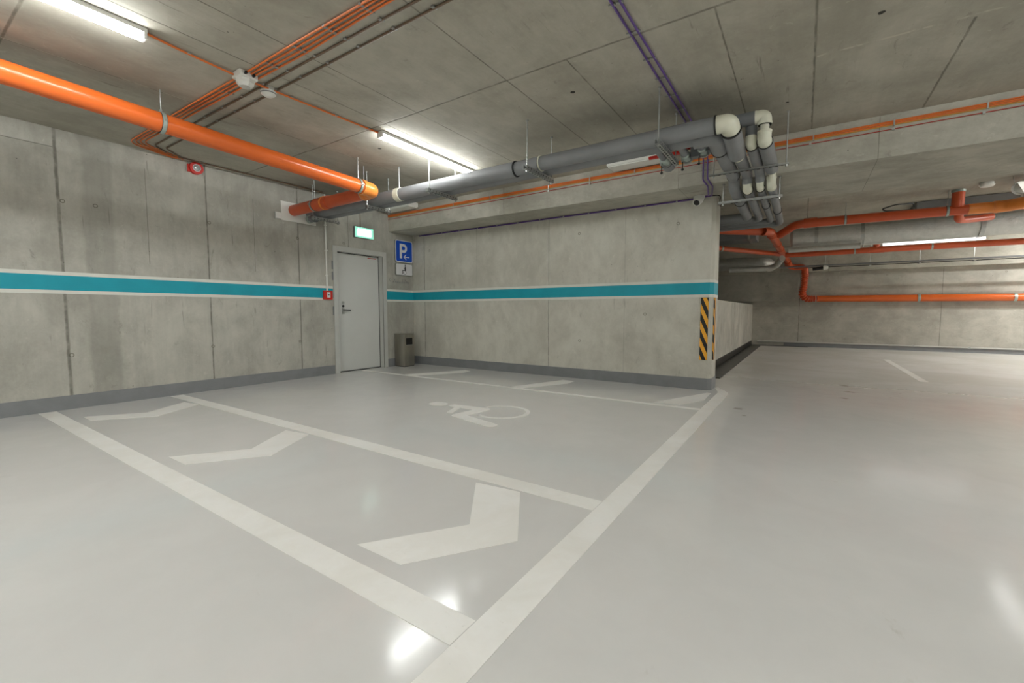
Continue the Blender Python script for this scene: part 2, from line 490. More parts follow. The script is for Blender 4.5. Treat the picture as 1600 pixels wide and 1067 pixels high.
# teal band with white edges painted along the walls
def stripe(name, mk, z):
    pieces = []
    bm = bmesh.new()
    e = .0022
    for (p, q) in mk:
        pass
    return bm
n_tr = 3
for nm, (za, zb), mat in (('w', (1.414, 1.452), M['stripe_white']), ('t', (1.259, 1.414), M['stripe_teal']), ('w', (1.223, 1.259), M['stripe_white'])):
    e = .002
    obj('trim_%d' % n_tr, B(0, e, YN, -1.79, za, zb), mat, kind='structure'); n_tr += 1
    obj('trim_%d' % n_tr, prism([(0, -.67), (e, -.67), (e, -e), (WE - .045 + .001, -e), (WE + e, .049), (WE + e, .36), (WE, .36), (WE, .05), (WE - .045, 0), (0, 0)], za, zb), mat, kind='structure'); n_tr += 1

# ------------------------------------------------------------------ floor markings
PZ = .0018
def mark(name, pts, label, cat, group=None):
    return tag(obj(name, prism(pts, 0.0002, PZ), M['paint']), label, cat, group)
G = 'white lines of the parking bays'
mark('parking_line', [(0.03, -5.195), (0.03, -5.065), (5.58, -5.065), (5.58, -5.195)], 'wide white floor line nearest the camera, running from the left wall', 'floor line', G)
mark('parking_line', [(0.05, -4.085), (0.05, -3.954), (5.58, -3.954), (5.58, -4.085)], 'white floor line running between the wheelchair symbol and the large chevrons', 'floor line', G)
mark('parking_line', [(0.03, -1.295), (0.03, -1.215), (5.58, -1.215), (5.58, -1.295)], 'thin white floor line running from the grey door, parallel to the back wall', 'floor line', G)
bend = [(5.712, YN)] + [(5.712, -.42), (5.712, -.15), (5.69, -.02), (5.63, .12), (5.58, .22), (5.52, .34), (5.495, .26), (5.54, .1), (5.575, -.05), (5.583, -.13), (5.583, YN)]
mark('parking_line', bend, 'long white floor line with a curled end at the foot of the wall corner', 'floor line', G)
mark('parking_line', [(7.93, 2.5), (8.03, 2.5), (8.03, 6.1), (7.93, 6.1)], 'short white floor line lying alone in the far bay', 'floor line', G)
G = 'white chevrons on the floor'
def chev(x0, lab):
    T = [(0, -4.98), (.28, -4.98), (.58, -4.56), (.30, -4.10), (0, -4.13), (.30, -4.56)]
    mark('floor_chevron', [(x0 + a, b) for a, b in T], lab, 'floor marking', G)
chev(.58, 'white floor chevron close to the left wall, smallest of the row of three')
chev(2.72, 'white floor chevron in the middle of the row of three')
chev(4.84, 'largest white floor chevron, nearest the camera')
mark('floor_chevron', [(1.02, -1.20), (1.31, -1.205), (1.69, -.50), (1.66, -.27), (1.5, -.22)], 'slanting white floor bar nearest the steel bin', 'floor marking', G)
mark('floor_chevron', [(3.13, -1.20), (3.33, -1.205), (3.67, -.55), (3.66, -.28), (3.46, -.27)], 'slanting white floor bar by the middle of the back wall', 'floor marking', G)
mark('floor_chevron', [(5.06, -1.17), (5.35, -1.14), (5.53, -.72), (5.52, -.19), (5.47, -.19)], 'slanting white floor bar by the corner with the striped guard', 'floor marking', G)

def symbol():
    bm = bmesh.new()
    # head
    c = (3.075, -2.585)
    prism([(c[0] + .115 * math.cos(t), c[1] + .10 * math.sin(t)) for t in [2 * PI * i / 24 for i in range(24)]], .0002, PZ, bm=bm)
    lay = [PZ]
    def cap(p, q, w0, w1=None):
        lay[0] += .00025
        w1 = w1 or w0
        p = Vector(p); q = Vector(q); d = (q - p).normalized(); nrm = Vector((-d.y, d.x))
        a = math.atan2(nrm.y, nrm.x); pts = []
        for i in range(9): t = a + PI * i / 8; pts.append((p.x + w0 * math.cos(t), p.y + w0 * math.sin(t)))
        for i in range(9): t = a + PI + PI * i / 8; pts.append((q.x + w1 * math.cos(t), q.y + w1 * math.sin(t)))
        prism(pts, .0002, lay[0], bm=bm)
    cap((3.28, -2.56), (3.67, -2.53), .055, .075)      # torso
    cap((3.67, -2.55), (3.62, -2.86), .07, .065)       # thigh
    cap((3.62, -2.88), (4.12, -3.00), .065, .06)       # shin
    cap((3.38, -2.60), (3.47, -2.83), .035, .035)      # arm
    return bm
sym = tag(obj('wheelchair_symbol', symbol(), M['paint']), 'white wheelchair user symbol painted on the floor of the bay', 'floor marking')
obj('wheel', ring_plate(3.90, -2.51, .245, .29, .0002, PZ, 56, math.radians(-118), math.radians(165)), M['paint'], sym)

# ------------------------------------------------------------------ door in the left wall
d = thing('door_1', None, None, (0, -1.23, 0), kind='structure')
y0, y1, zt = -1.779, -.681, 2.12
oy0, oy1, oz = -1.70, -.765, 2.035
bm = bmesh.new()
box(bm, .0005, .018, y0, oy0, 0, zt, .003); box(bm, .0005, .018, oy1, y1, 0, zt, .003); box(bm, .0005, .018, oy0, oy1, oz, zt, .003)
box(bm, -.13, .017, -1.719, oy0, 0, oz + .014); box(bm, -.13, .017, oy1, -.746, 0, oz + .014); box(bm, -.13, .017, oy0, oy1, oz, oz + .014)
obj('door_frame', bm, M['frame'], d)
bm = bmesh.new()
box(bm, -.11, -.098, oy0, oy0 + .012, 0, oz); box(bm, -.11, -.098, oy1 - .012, oy1, 0, oz); box(bm, -.11, -.098, oy0, oy1, oz - .012, oz)
obj('door_seal', bm, M['rubber'], d)
obj('door_leaf', B(-.16, -.1, oy0 + .004, oy1 - .004, .012, oz - .004, .002), M['door'], d)
obj('threshold_gap', B(-.16, -.09, oy0, oy1, 0.0005, .012), M['black'], d)
hy = oy0 + .165; xf = -.1
h = obj('lever_handle', tube([(xf, hy, 1.065), (xf + .045, hy, 1.065), (xf + .045, hy + .12, 1.06)], .009, .02, 10), M['black'], d, True)
h['label'] = 'black lever handle'
obj('handle_plate', B(xf, xf + .006, hy - .025, hy + .025, .99, 1.095, .002), M['steel'], d)
obj('lock_cylinder', cyl((xf, hy, 1.13), (xf + .012, hy, 1.13), .02, 16), M['black'], d, True)
obj('key_escutcheon', B(xf, xf + .006, hy - .025, hy + .025, 1.165, 1.21, .002), M['steel'], d)
obj('red_sticker', B(xf, xf + .0008, oy1 - .24, oy1 - .06, 1.985, 1.998), M['red'], d)
for z in (1.80, 1.62, 1.05):
    obj('hinge_cover', B(.0005, .012, y0 - .022, y0 - .001, z - .07, z + .07, .002), M['skirt'], d)

# ------------------------------------------------------------------ wall signs and fittings
# blue parking sign
sg = thing('parking_sign', 'square blue parking sign with a white P and left arrow above the wheelchair plate', 'sign', (0, -.255, 2.18))
SY0, SY1, SZ0, SZ1 = -.475, -.035, 1.975, 2.395
obj('sign_back', ngon_x(rrect(SY0, SY1, SZ0, SZ1, .04), .004, .028), M['steel'], sg)
obj('white_rim', ngon_x(rrect(SY0 + .004, SY1 - .004, SZ0 + .004, SZ1 - .004, .038), .028, .030), M['signwhite'], sg)
obj('blue_face', ngon_x(rrect(SY0 + .02, SY1 - .02, SZ0 + .018, SZ1 - .018, .03), .030, .0315), M['blue'], sg)
bm = bmesh.new()
X0, XT = .0315, .0330
ly = SY0 + .135
box(bm, X0, XT, ly - .025, ly + .025, SZ0 + .075, SZ1 - .07)
place = lambda u, v, w: (w, u, v)
tp = SZ1 - .07; bo = SZ0 + .185; cy_, cz_ = ly + .075, (tp + bo) / 2; R1 = (tp - bo) / 2
b2 = ring_plate(cy_, cz_, R1 - .048, R1, X0, XT, 24, -PI / 2, PI / 2, place)
me = bpy.data.meshes.new('t'); b2.to_mesh(me); b2.free(); bm.from_mesh(me); bpy.data.meshes.remove(me)
box(bm, X0, XT, ly + .025, cy_, tp - .048, tp); box(bm, X0, XT, ly + .025, cy_, bo, bo + .048)
obj('letter_p', bm, M['signwhite'], sg)
bm = bmesh.new()
ay = ly + .065; az = SZ0 + .105
box(bm, X0, XT, ay + .02, ay + .15, az - .008, az + .008)
ngon_x([(ay, az), (ay + .055, az + .05), (ay + .075, az + .05), (ay + .03, az), (ay + .075, az - .05), (ay + .055, az - .05)], X0, XT, bm)
obj('left_arrow', bm, M['signwhite'], sg)
# wheelchair plate
sg = thing('wheelchair_sign', 'white plate with a black wheelchair symbol under the blue parking sign', 'sign', (0, -.255, 1.84))
SY0, SY1, SZ0, SZ1 = -.468, -.045, 1.725, 1.955
obj('sign_back', ngon_x(rrect(SY0, SY1, SZ0, SZ1, .03), .004, .028), M['steel'], sg)
obj('white_face', ngon_x(rrect(SY0 + .012, SY1 - .012, SZ0 + .012, SZ1 - .012, .02), .028, .030), M['signwhite'], sg)
bm = bmesh.new()
cy_ = (SY0 + SY1) / 2 + .015
def part_bm(dst, src):
    me = bpy.data.meshes.new('t'); src.to_mesh(me); src.free(); dst.from_mesh(me); bpy.data.meshes.remove(me)
part_bm(bm, ring_plate(cy_ + .0, 1.785, .030, .036, .030, .0312, 32, math.radians(-200), math.radians(100), place))
part_bm(bm, ring_plate(cy_ + .008, 1.925, .0005, .013, .030, .0312, 20, 0, 2 * PI, place))
ngon_x([(cy_ - .004, 1.905), (cy_ + .02, 1.905), (cy_ + .026, 1.82), (cy_ - .012, 1.82), (cy_ - .008, 1.86)], .030, .0312, bm)
ngon_x([(cy_ - .055, 1.835), (cy_ + .02, 1.835), (cy_ + .02, 1.82), (cy_ - .055, 1.82)], .030, .0312, bm)
ngon_x([(cy_ - .06, 1.835), (cy_ - .046, 1.835), (cy_ - .052, 1.755), (cy_ - .068, 1.755)], .030, .0312, bm)
ngon_x([(cy_ - .035, 1.872), (cy_, 1.872), (cy_, 1.862), (cy_ - .035, 1.862)], .030, .0312, bm)
obj('black_wheelchair_user', bm, M['black'], sg)

# exit sign
e = thing('exit_sign', 'lit green emergency exit light box hanging above the grey door', 'exit sign', (0.04, -1.18, 2.4))
obj('sign_body', B(.004, .05, -1.375, -.985, 2.305, 2.492, .006), M['duct_grey'], e)
obj('green_border', B(.05, .056, -1.370, -.990, 2.311, 2.486, .003), M['exit_green'], e)
obj('lit_panel', B(.056, .059, -1.322, -1.042, 2.342, 2.455, .004), M['exit_lit'], e)
obj('supply_cable', cyl((.012, -1.23, 2.49), (.012, -1.23, ZC), .005, 8), M['c_brown'], e, True)

# fire call point with conduit
e = thing('fire_call_point', 'small red fire alarm call point on the teal band beside the door', 'alarm button', (0, -1.9, 1.3))
obj('red_housing', B(.003, .045, -1.975, -1.822, 1.232, 1.376, .006), M['red'], e)
obj('white_window', B(.045, .048, -1.925, -1.868, 1.262, 1.35, .002), M['signwhite'], e)
bm = bmesh.new(); box(bm, .048, .0495, -1.915, -1.878, 1.303, 1.309); part_bm(bm, ring_plate(-1.8965, 1.306, .0005, .009, .048, .0498, 16, 0, 2 * PI, place))
obj('press_mark', bm, M['black'], e)
c = thing('cable_conduit', 'thin pale conduit dropping down the wall to the red call point', 'conduit', (0, -1.9, 1.38))
obj('conduit_tube', cyl((.018, -1.905, 1.376), (.018, -1.905, ZC - .005), .013, 12), M['white'], c, True)
for z in (1.62, 2.02, 2.42):
    obj('conduit_clip', B(.002, .034, -1.925, -1.885, z - .008, z + .008, .002), M['white'], c)

# siren
e = thing('alarm_sounder', 'round red alarm sounder with a clear lens high on the left wall', 'alarm', (0, -3.69, 2.83))
bm = cyl((.002, -3.685, 2.835), (.05, -3.685, 2.835), .075, 32); obj('red_base', bm, M['red'], e, True)
obj('clear_lens', sweep(bmesh.new(), [(.05, -3.685, 2.835), (.07, -3.685, 2.835), (.085, -3.685, 2.835)], [.036, .034, .018], 24), M['glass'], e, True)
obj('white_rim', ring_plate(-3.685, 2.835, .038, .045, .05, .056, 28, 0, 2 * PI, place), M['signwhite'], e)
obj('mounting_box', B(.002, .03, -3.775, -3.73, 2.78, 2.87, .004), M['red'], e)

# plate and small box where the orange pipe enters the wall
tag(obj('cover_plate', B(.001, .012, -2.61, -2.06, 2.385, 2.665, .001), M['white']), 'white rectangular cover plate on the wall around the ends of the pipes', 'plate')
e = tag(obj('junction_box', B(.001, .035, -2.71, -2.62, 2.39, 2.488, .004), M['frame']), 'small grey square junction box on the left wall next to the white plate', 'box')
obj('box_lid', B(.035, .039, -2.703, -2.627, 2.397, 2.481, .001), M['white'], e)

# bin
b = thing('waste_bin', 'tall square brushed steel waste bin with a black slot in the wall corner', 'bin', (.15, -.4, 0))
bx0, bx1, by0, by1, bh = .035, .29, -.53, -.275, .605
obj('bin_body', B(bx0, bx1, by0, by1, .012, bh, .006), M['brushed'], b)
obj('bin_lid', B(bx0 - .003, bx1 + .004, by0 - .004, by1 + .003, bh, bh + .015, .003), M['brushed'], b)
obj('base_plinth', B(bx0 + .01, bx1 - .01, by0 + .01, by1 - .01, 0, .012), M['black'], b)
obj('opening_slot', B(bx1 - .001, bx1 + .0015, by0 + .045, by1 - .05, .41, .54), M['dark'], b)
obj('slot_rim', B(bx1, bx1 + .003, by0 + .04, by1 - .045, .402, .412), M['steel'], b)

# striped corner guard
def stripes_mat():
    t = NT('black_amber_stripes'); x, y, z = t.xyz(t.pos())
    v = t.math('MULTIPLY', t.math('ADD', t.math('ADD', z, t.math('MULTIPLY', x, 2.3)), t.math('MULTIPLY', y, 2.3)), 1 / .226)
    fr = t.math('FRACT', t.math('ADD', v, .28))
    n = t.noise(t.pos(), 8)
    a = t.mix(n, srgb(228, 158, 36), srgb(242, 176, 52))
    t.l.new(t.mix(t.math('GREATER_THAN', fr, .5), a, srgb(22, 21, 20)), t.b.inputs['Base Color'])
    t.b.inputs['Roughness'].default_value = .55
    return t.m
M['hazard'] = stripes_mat()
g = thing('corner_guard', 'black and amber striped protection strips on the corner of the back wall', 'corner guard', (5.43, 0, .4))
obj('front_strip', B(5.335, 5.428, -.016, -.0005, .402, 1.218, .003), M['hazard'], g)
obj('side_strip', B(WE + .0005, WE + .016, .06, .155, .402, 1.218, .003), M['hazard'], g)

# ------------------------------------------------------------------ strip lights
def strip_light(loc, length, axis, label, lit=(0, 1), mat='diffuser'):
    """loc = start point (x, y) and underside height"""
    x, y, z = loc
    t = thing('strip_light', label, 'ceiling light', (x, y, z), 'strip lights')
    w, h = .085, .075
    L = length
    def bx(a, b, w, z0, z1, bev=0):
        return B(x - w / 2, x + w / 2, y + a, y + b, z0, z1, bev) if axis == 'y' else B(x + a, x + b, y - w / 2, y + w / 2, z0, z1, bev)
    obj('lamp_housing', bx(0, L, w, z + .045, z + h, .004), M['white'], t)
    # half-round diffuser
    bm = bmesh.new(); A = [(-.034, .045)] + [(-.034 * math.cos(PI * k / 10), .03 - .03 * math.sin(PI * k / 10)) for k in range(11)] + [(.034, .045)]
    e0, e1 = .02 + L * lit[0], L * lit[1] - .02
    va = [bm.verts.new((x + q, y + e0, z + r) if axis == 'y' else (x + e0, y + q, z + r)) for q, r in A]
    vb = [bm.verts.new((x + q, y + e1, z + r) if axis == 'y' else (x + e1, y + q, z + r)) for q, r in A]
    bm.faces.new(va); bm.faces.new(vb[::-1])
    for k in range(len(A)): bm.faces.new((va[k], va[(k + 1) % len(A)], vb[(k + 1) % len(A)], vb[k]))
    obj('lamp_diffuser', bm, M[mat], t, True)
    for a in (0, L - .02):
        obj('end_cap', bx(a, a + .02, w - .006, z + .008, z + .05, .006), M['white'], t)
    return t
HZ = ZC - .075
strip_light((2.72, -4.98 - 1.5, HZ), 1.5, 'y', 'lit strip light on the ceiling at the top left above the big orange pipe')
strip_light((2.72, -3.04, HZ), 1.55, 'y', 'lit strip light on the ceiling above the elbow of the orange pipe')
strip_light((2.72, -9.6, HZ), 1.5, 'y', 'added unseen strip light on the ceiling behind the camera on the left')  # added fixture out of view, lifts the general light level
strip_light((8.9, 1.12, HZ), 1.55, 'y', 'lit strip light just inside the right edge of the photo behind the beam', mat='diffuser_soft')
strip_light((8.9, -3.2, HZ), 1.5, 'y', 'lit strip light on the ceiling off to the right of the camera')
strip_light((8.9, -9.2, HZ), 1.5, 'y', 'added unseen strip light on the ceiling behind the camera on the right')  # extra lamp behind the view, fill for the near right side
strip_light((12.7, 2.0, HZ), 1.5, 'y', 'added unseen strip light at the right of the far bay', mat='diffuser_boosted')  # added out of view to light the far bay from the right
strip_light((10.95, 7.7, HZ), 1.5, 'x', 'added unseen strip light along the far wall', mat='diffuser_boosted')  # unseen lamp put in to brighten the far wall
strip_light((12.48, 7.7, HZ), 1.45, 'x', 'added unseen strip light in the far right corner', mat='diffuser_boosted')  # another added lamp lifting the far wall, never in view
strip_light((10.5, 4.3, HZ - .18), 1.5, 'x', 'added unseen strip light under the grey sheet duct', mat='diffuser_boosted')  # extra lamp past the frame edge, brightens far floor and wall
strip_light((4.3, -9.4, HZ), 1.5, 'y', 'added unseen strip light on the ceiling behind the camera, second from the left')  # added behind the view to brighten the back wall and door
strip_light((7.4, -9.9, HZ), 1.5, 'y', 'added unseen strip light on the ceiling behind the camera, farthest back')  # extra unseen lamp, adds fill on the back wall
strip_light((6.0, -8.2, HZ), 1.5, 'y', 'added unseen strip light on the ceiling just behind the camera')  # added overhead, out of view, to light back wall, door and near floor
strip_light((8.9, -5.2, HZ), 1.5, 'y', 'added unseen strip light on the ceiling to the right of the camera')  # extra lamp outside the view, raises the light beside the camera
strip_light((12.7, 5.9, HZ), 1.5, 'y', 'added unseen strip light at the right end of the far wall')  # unseen addition, raises the far bay brightness
lf = strip_light((7.44, 5.65, 2.385), 1.82, 'x', 'lit strip light hanging between the orange pipes in the far bay', lit=(.17, 1), mat='diffuser_dim')
obj('support_rail', B(7.4, 10.6, 5.63, 5.67, 2.50, 2.516), M['steel'], lf)
for x in (7.65, 9.05):
    obj('hanging_wire', cyl((x, 5.65, 2.46), (x, 5.65, ZC), .003, 6), M['steel'], lf)

# unlit white fittings by the beam
for x0, lab in ((.09, 'unlit white light fitting under the grey pipes near the exit sign'), (4.355, 'unlit white light fitting between the grey pipes and the beam')):
    t = thing('emergency_light', lab, 'ceiling light', (x0, -.78, ZC), 'unlit white fittings by the beam')
    obj('fitting_body', B(x0, x0 + .75, -.89, -.66, ZC - .075, ZC, .006), M['white'], t)
    obj('fitting_cover', B(x0 + .012, x0 + .738, -.878, -.672, ZC - .09, ZC - .075, .005), M['white'], t)

# ------------------------------------------------------------------ ceiling cables
def clip_mesh(r):
    bm = B(-.011, .011, -r * 1.9, r * 1.9, -.008, .004, .002)
    box(bm, -.006, .006, r * 1.6, r * 3.6, -.002, .004, .001)
    return bm
_clip = {}
def cable(name, pts, r, mat, label, bend=.08, clips=(), clipdir='x', group=None, cat='cable'):
    o = obj(name, tube(pts, r, bend, 8), mat, smooth=True)
    tag(o, label, cat, group)
    key = (round(r, 4), clipdir)
    for c in clips:
        if key not in _clip:
            k = obj('cable_clip', clip_mesh(r), M['steel'], o); _clip[key] = k.data
        else:
            k = bpy.data.objects.new('cable_clip', _clip[key]); COL.objects.link(k); k.parent = o
        k.location = c
        if clipdir == 'y': k.rotation_euler = (0, 0, PI / 2)
    return o
zz = ZC - .013
Gc = 'orange and brown cables across the ceiling'
offs = [(-4.395, .20, .05, -4.355, 2.9), (-4.365, .235, .062, -4.33, 2.7), (-4.335, .27, .075, -4.30, 2.85), (-4.30, .3, .09, -4.275, 2.6)]
names = ['orange ceiling cable nearest the camera, outermost of the bundle', 'second orange ceiling cable of the bundle counted from the camera side',
         'third orange ceiling cable of the bundle counted from the camera side', 'orange ceiling cable of the bundle next to the brown cables']
for i, (ya, xb, xw, yr, xj) in enumerate(offs):
    pts = [(12.0, yr - .02, zz), (4.2, yr, zz), (3.4, yr + .01 * (i - 1), zz), (xj, ya + .03, zz), (1.6, ya + .01, zz), (xb, ya, zz), (xw, ya + .38 + .02 * i, zz), (xw * .5 + .003, -3.92 + .03 * i, zz)]
    cable('ceiling_cable', pts, .0068, M['c_orange'], names[i], .15, [(2.3 + .37 * k, ya + .03 if 2.3 + .37 * k < 2.9 else yr, zz + .003) for k in range(7)], 'x', Gc)
for ya, xb, lab in ((-4.195, .325, 'brown ceiling cable, nearer of the pair beside the orange bundle'), (-4.09, .32, 'brown ceiling cable, farther of the pair beside the orange bundle')):
    pts = [(12.0, ya + .02, zz), (xb, ya, zz), (.11, ya + .22, zz), (.11 + (ya + 4.2) * .15, -2.0, zz)]
    cable('ceiling_cable', pts, .008, M['c_brown'], lab, .05, [(.9 + .36 * k, ya, zz + .003) for k in range(11)], 'x', Gc)
cable('lamp_cable', [(2.72, -4.97, zz), (2.69, -4.8, zz), (2.68, -4.4, zz - .012), (2.68, -3.5, zz), (2.70, -3.04, zz)], .008, M['c_orange'],
      'thin orange cable running along the ceiling between the two lit strip lights', .1, [(2.685, -4.72, zz + .003), (2.68, -3.95, zz + .003), (2.68, -3.52, zz + .003), (2.69, -3.15, zz + .003)], 'y')
cl = [-3.9, -3.5, -3.17, -2.8, -2.48, -2.15, -1.84, -1.52]
cable('purple_cable', [(5.422, -8, zz), (5.422, -3.2, zz), (5.424, -.625, zz), (5.424, -.61, zz - .02), (5.428, -.612, 2.56), (5.47, -.612, 2.50), (5.47, -.55, 2.50), (5.40, -.1, 2.50), (5.34, -.06, 2.50)], .008, M['c_purple'],
      'purple cable along the ceiling and down the beam, left of the pair', .02, [(5.422, y, zz + .003) for y in cl], 'y', 'pair of purple cables')
cable('purple_cable', [(5.47, -8, zz), (5.47, -3.2, zz), (5.478, -2.5, zz), (5.47, -.625, zz), (5.47, -.61, zz - .02), (5.475, -.612, 2.57), (5.515, -.612, 2.50), (5.515, -.5, 2.50), (5.44, -.08, 2.50), (5.36, -.045, 2.50)], .008, M['c_purple'],
      'purple cable along the ceiling and down the beam, right of the pair', .02, [(5.47, y, zz + .003) for y in cl], 'y', 'pair of purple cables')
cable('purple_cable', [(.2, -.014, 2.497), (2.0, -.014, 2.497), (5.2, -.014, 2.499), (5.3, -.05, 2.5)], .011, M['c_purple'],
      'purple cable running along the top of the back wall to the camera', .05, [(.8 + .42 * k, -.012, 2.50) for k in range(11)])
cable('black_cable', [(5.32, -.045, 2.505), (5.5, -.04, 2.505), (5.53, .0, 2.495), (5.50, .1, 2.44), (5.49, .3, 2.43)], .006, M['black'],
      'short black cable looping round the corner beside the security camera', .04)

# bundle on the front face of the beam
yb = -.612
bb = [(2.823, 'c_orange', .0062, 'topmost orange cable'), (2.8095, 'c_orange', .0062, 'second orange cable from the top'), (2.796, 'c_orange', .0060, 'third orange cable from the top'),
      (2.784, 'c_yellow', .0045, 'thin tan cable under the orange ones'), (2.748, 'c_red', .004, 'thin dark red cable, lowest')]
for i, (z, m, r, lab) in enumerate(bb):
    rise = lambda x: .005 * (x - 4)
    pts = [(.01, yb, z + rise(0))] + [(k * .8 + .6, yb + .001, z + rise(k * .8 + .6) + (random.random() - .5) * .003) for k in range(14)] + [(13.9, yb, z + rise(13.9))]
    c = cable('beam_cable', pts, r, M[m], lab + ' of those along the front of the beam', .1, group='cables along the front of the beam')
    if i == 0:
        for x in (1.6, 2.35, 3.38, 4.01, 4.62, 5.6, 6.475, 7.104, 7.72, 8.4, 9.2):
            obj('cable_bracket', B(x - .006, x + .006, yb - .009, -.6, 2.776 + rise(x), 2.833 + rise(x), .002), M['steel'], c)
    if i == 4:
        for x in (3.38, 4.01, 6.45, 7.1, 7.7):
            obj('cable_bracket', B(x - .01, x + .01, yb - .008, -.6, z + rise(x) - .012, z + rise(x) + .012, .002), M['steel'], c)

# ------------------------------------------------------------------ ceiling detectors
t = thing('sensor_box', 'boxy white ceiling sensor under the orange cable bundle', 'sensor', (2.72, -4.35, ZC))
bm = bmesh.new()
for r0, r1, z0, z1 in ((.075, .075, ZC - .03, ZC),): pass
obj('sensor_base', B(2.65, 2.78, -4.42, -4.28, ZC - .05, ZC, .012), M['white'], t)
obj('sensor_head', sweep(bmesh.new(), [(2.715, -4.35, ZC - .05), (2.715, -4.35, ZC - .075), (2.715, -4.35, ZC - .1)], [.07, .066, .045], 8), M['white'], t)
obj('sensor_lens', cyl((2.715, -4.35, ZC - .1), (2.715, -4.35, ZC - .104), .034, 20), M['frame'], t, True)
for dy in (-.03, .03):
    obj('cable_gland', cyl((2.78, -4.35 + dy, ZC - .025), (2.80, -4.35 + dy, ZC - .025), .01, 10), M['black'], t, True)
t = thing('smoke_detector', 'round white smoke detector on the ceiling beside the brown cables', 'smoke detector', (2.64, -4.13, ZC))
obj('detector_base', cyl((2.64, -4.13, ZC - .028), (2.64, -4.13, ZC), .052, 28), M['white'], t, True)
obj('detector_head', sweep(bmesh.new(), [(2.64, -4.13, ZC - z) for z in (.028, .032, .05, .068, .07)], [.055, .063, .058, .03, .01], 28), M['white'], t, True)
obj('vent_slots', ring_plate(2.64, -4.13, .0585, .0605, ZC - .05, ZC - .042, 28), M['skirt'], t)
t = thing('smoke_detector', 'round white detector on the ceiling of the far bay behind the beam', 'smoke detector', (8.61, 3.07, ZC))
obj('detector_base', cyl((8.61, 3.07, ZC - .03), (8.61, 3.07, ZC), .07, 24), M['white'], t, True)
obj('detector_head', sweep(bmesh.new(), [(8.61, 3.07, ZC - z) for z in (.03, .035, .06, .07)], [.07, .085, .07, .03], 24), M['white'], t, True)

# security camera
t = thing('security_camera', 'white dome security camera under the beam at the end of the back wall', 'camera', (5.3, -.06, 2.51))
cc = Vector((5.29, -.085, 2.50))
obj('camera_mount', sweep(bmesh.new(), [cc + Vector((0, 0, .01)), cc, cc + Vector((0, 0, -.02))], [.068, .068, .064], 28), M['white'], t, True)
dr = Vector((.05, -.8, -.75)).normalized()
dr = (Vector((-.15, -.75, -.65))).normalized()
obj('camera_body', sweep(bmesh.new(), [cc + Vector((0, 0, -.005)), cc + Vector((0, 0, -.02)) + dr * .03, cc + Vector((0, 0, -.02)) + dr * .10], [.064, .062, .046], 28), M['white'], t, True)
q = cc + Vector((0, 0, -.02)) + dr * .10
obj('camera_lens', sweep(bmesh.new(), [q, q + dr * .004], [.038, .033], 24), M['black'], t, True)

# ------------------------------------------------------------------ big orange drain pipe
p = thing('drain_pipe', 'large orange drain pipe crossing the ceiling at the left and turning into the wall', 'pipe', (1.86, -2.42, 2.56))
RP = .08
A0 = Vector((1.86, YN + .01, 2.80)); A1 = Vector((1.86, -2.42, 2.565))
A0 = Vector((1.86, -9.0, 2.565 + .032 * 6.58)); dA = (A1 - A0).normalized()
C0 = Vector((0.0, -2.42, 2.553)); dC = (C0 - A1).normalized()
obj('long_pipe', cyl(A0, A1 - dA * .20, RP, 40), M['orange'], p, True)
obj('pipe_elbow', elbow(A1, dA, dC, RP + .005, .2, 32), M['orange_light'], p, True)
obj('wall_pipe', cyl(A1 + dC * .19, C0 + Vector((.001, 0, 0)), RP, 40), M['orange_deep'], p, True)
obj('pipe_socket', cyl((.62, -2.42, 2.557), (.90, -2.42, 2.558), RP + .008, 36), M['orange_deep'], p, True)
obj('socket_ring', band((.80, -2.42, 2.558), (1, 0, 0), RP + .010, .03, 36), M['orange_light'], p, True)

def hanger(x, y, z, r, axis, label, top=ZC, group='round pipe clamps on rods', side=0):
    t = thing('pipe_hanger', label, 'pipe clamp', (x, y, top), group)
    dx = (0, 1, 0) if axis == 'y' else (1, 0, 0)
    obj('clamp_ring', band((x, y, z), dx, r, .028, 36, .007), M['zinc'], t, True)
    obj('rubber_lining', band((x, y, z), dx, r, .036, 36, .003), M['rubber'], t, True)
    obj('hanger_rod', cyl((x, y, z + r + .005), (x, y, top), .005, 8), M['steel'], t, True)
    obj('rod_nut', cyl((x, y, z + r + .004), (x, y, z + r + .03), .011, 6), M['steel'], t)
    if axis == 'y': obj('clamp_bolt', cyl((x + r + .002, y, z), (x + r + .03, y, z), .008, 8), M['steel'], t)
    else: obj('clamp_bolt', cyl((x, y - r - .03, z), (x, y - r - .002, z), .008, 8), M['steel'], t)
    return t
def onA(y): return A0.z + (A1.z - A0.z) * (y - A0.y) / (A1.y - A0.y)
hanger(1.86, -4.63, onA(-4.63), RP, 'y', 'steel clamp and rod halfway along the large orange pipe')
hanger(1.86, -2.66, onA(-2.66), RP, 'y', 'steel clamp and rod on the large orange pipe next to its elbow')
hanger(1.66, -2.42, 2.564, RP, 'x', 'steel clamp under the elbow on the short orange pipe')
hanger(.56, -2.42, 2.556, RP, 'x', 'steel clamp on the short orange pipe near the left wall')
hanger(1.86, -7.0, onA(-7.0), RP, 'y', 'steel clamp on the orange pipe outside the photo')

# ------------------------------------------------------------------ insulated grey pipes
GI = 'grey insulated water pipes'
def sleeve(name, pts, r, parent, mat='foam', bend=.1, n=32):
    return obj(name, tube(pts, r, bend, n), M[mat], parent, True)
def rim(c, d, r, parent): return obj('joint_band', band(c, d, r, .014, 32, .006), M['rubber'], parent, True)
X, Y, Z = (1, 0, 0), (0, 1, 0), (0, 0, 1)

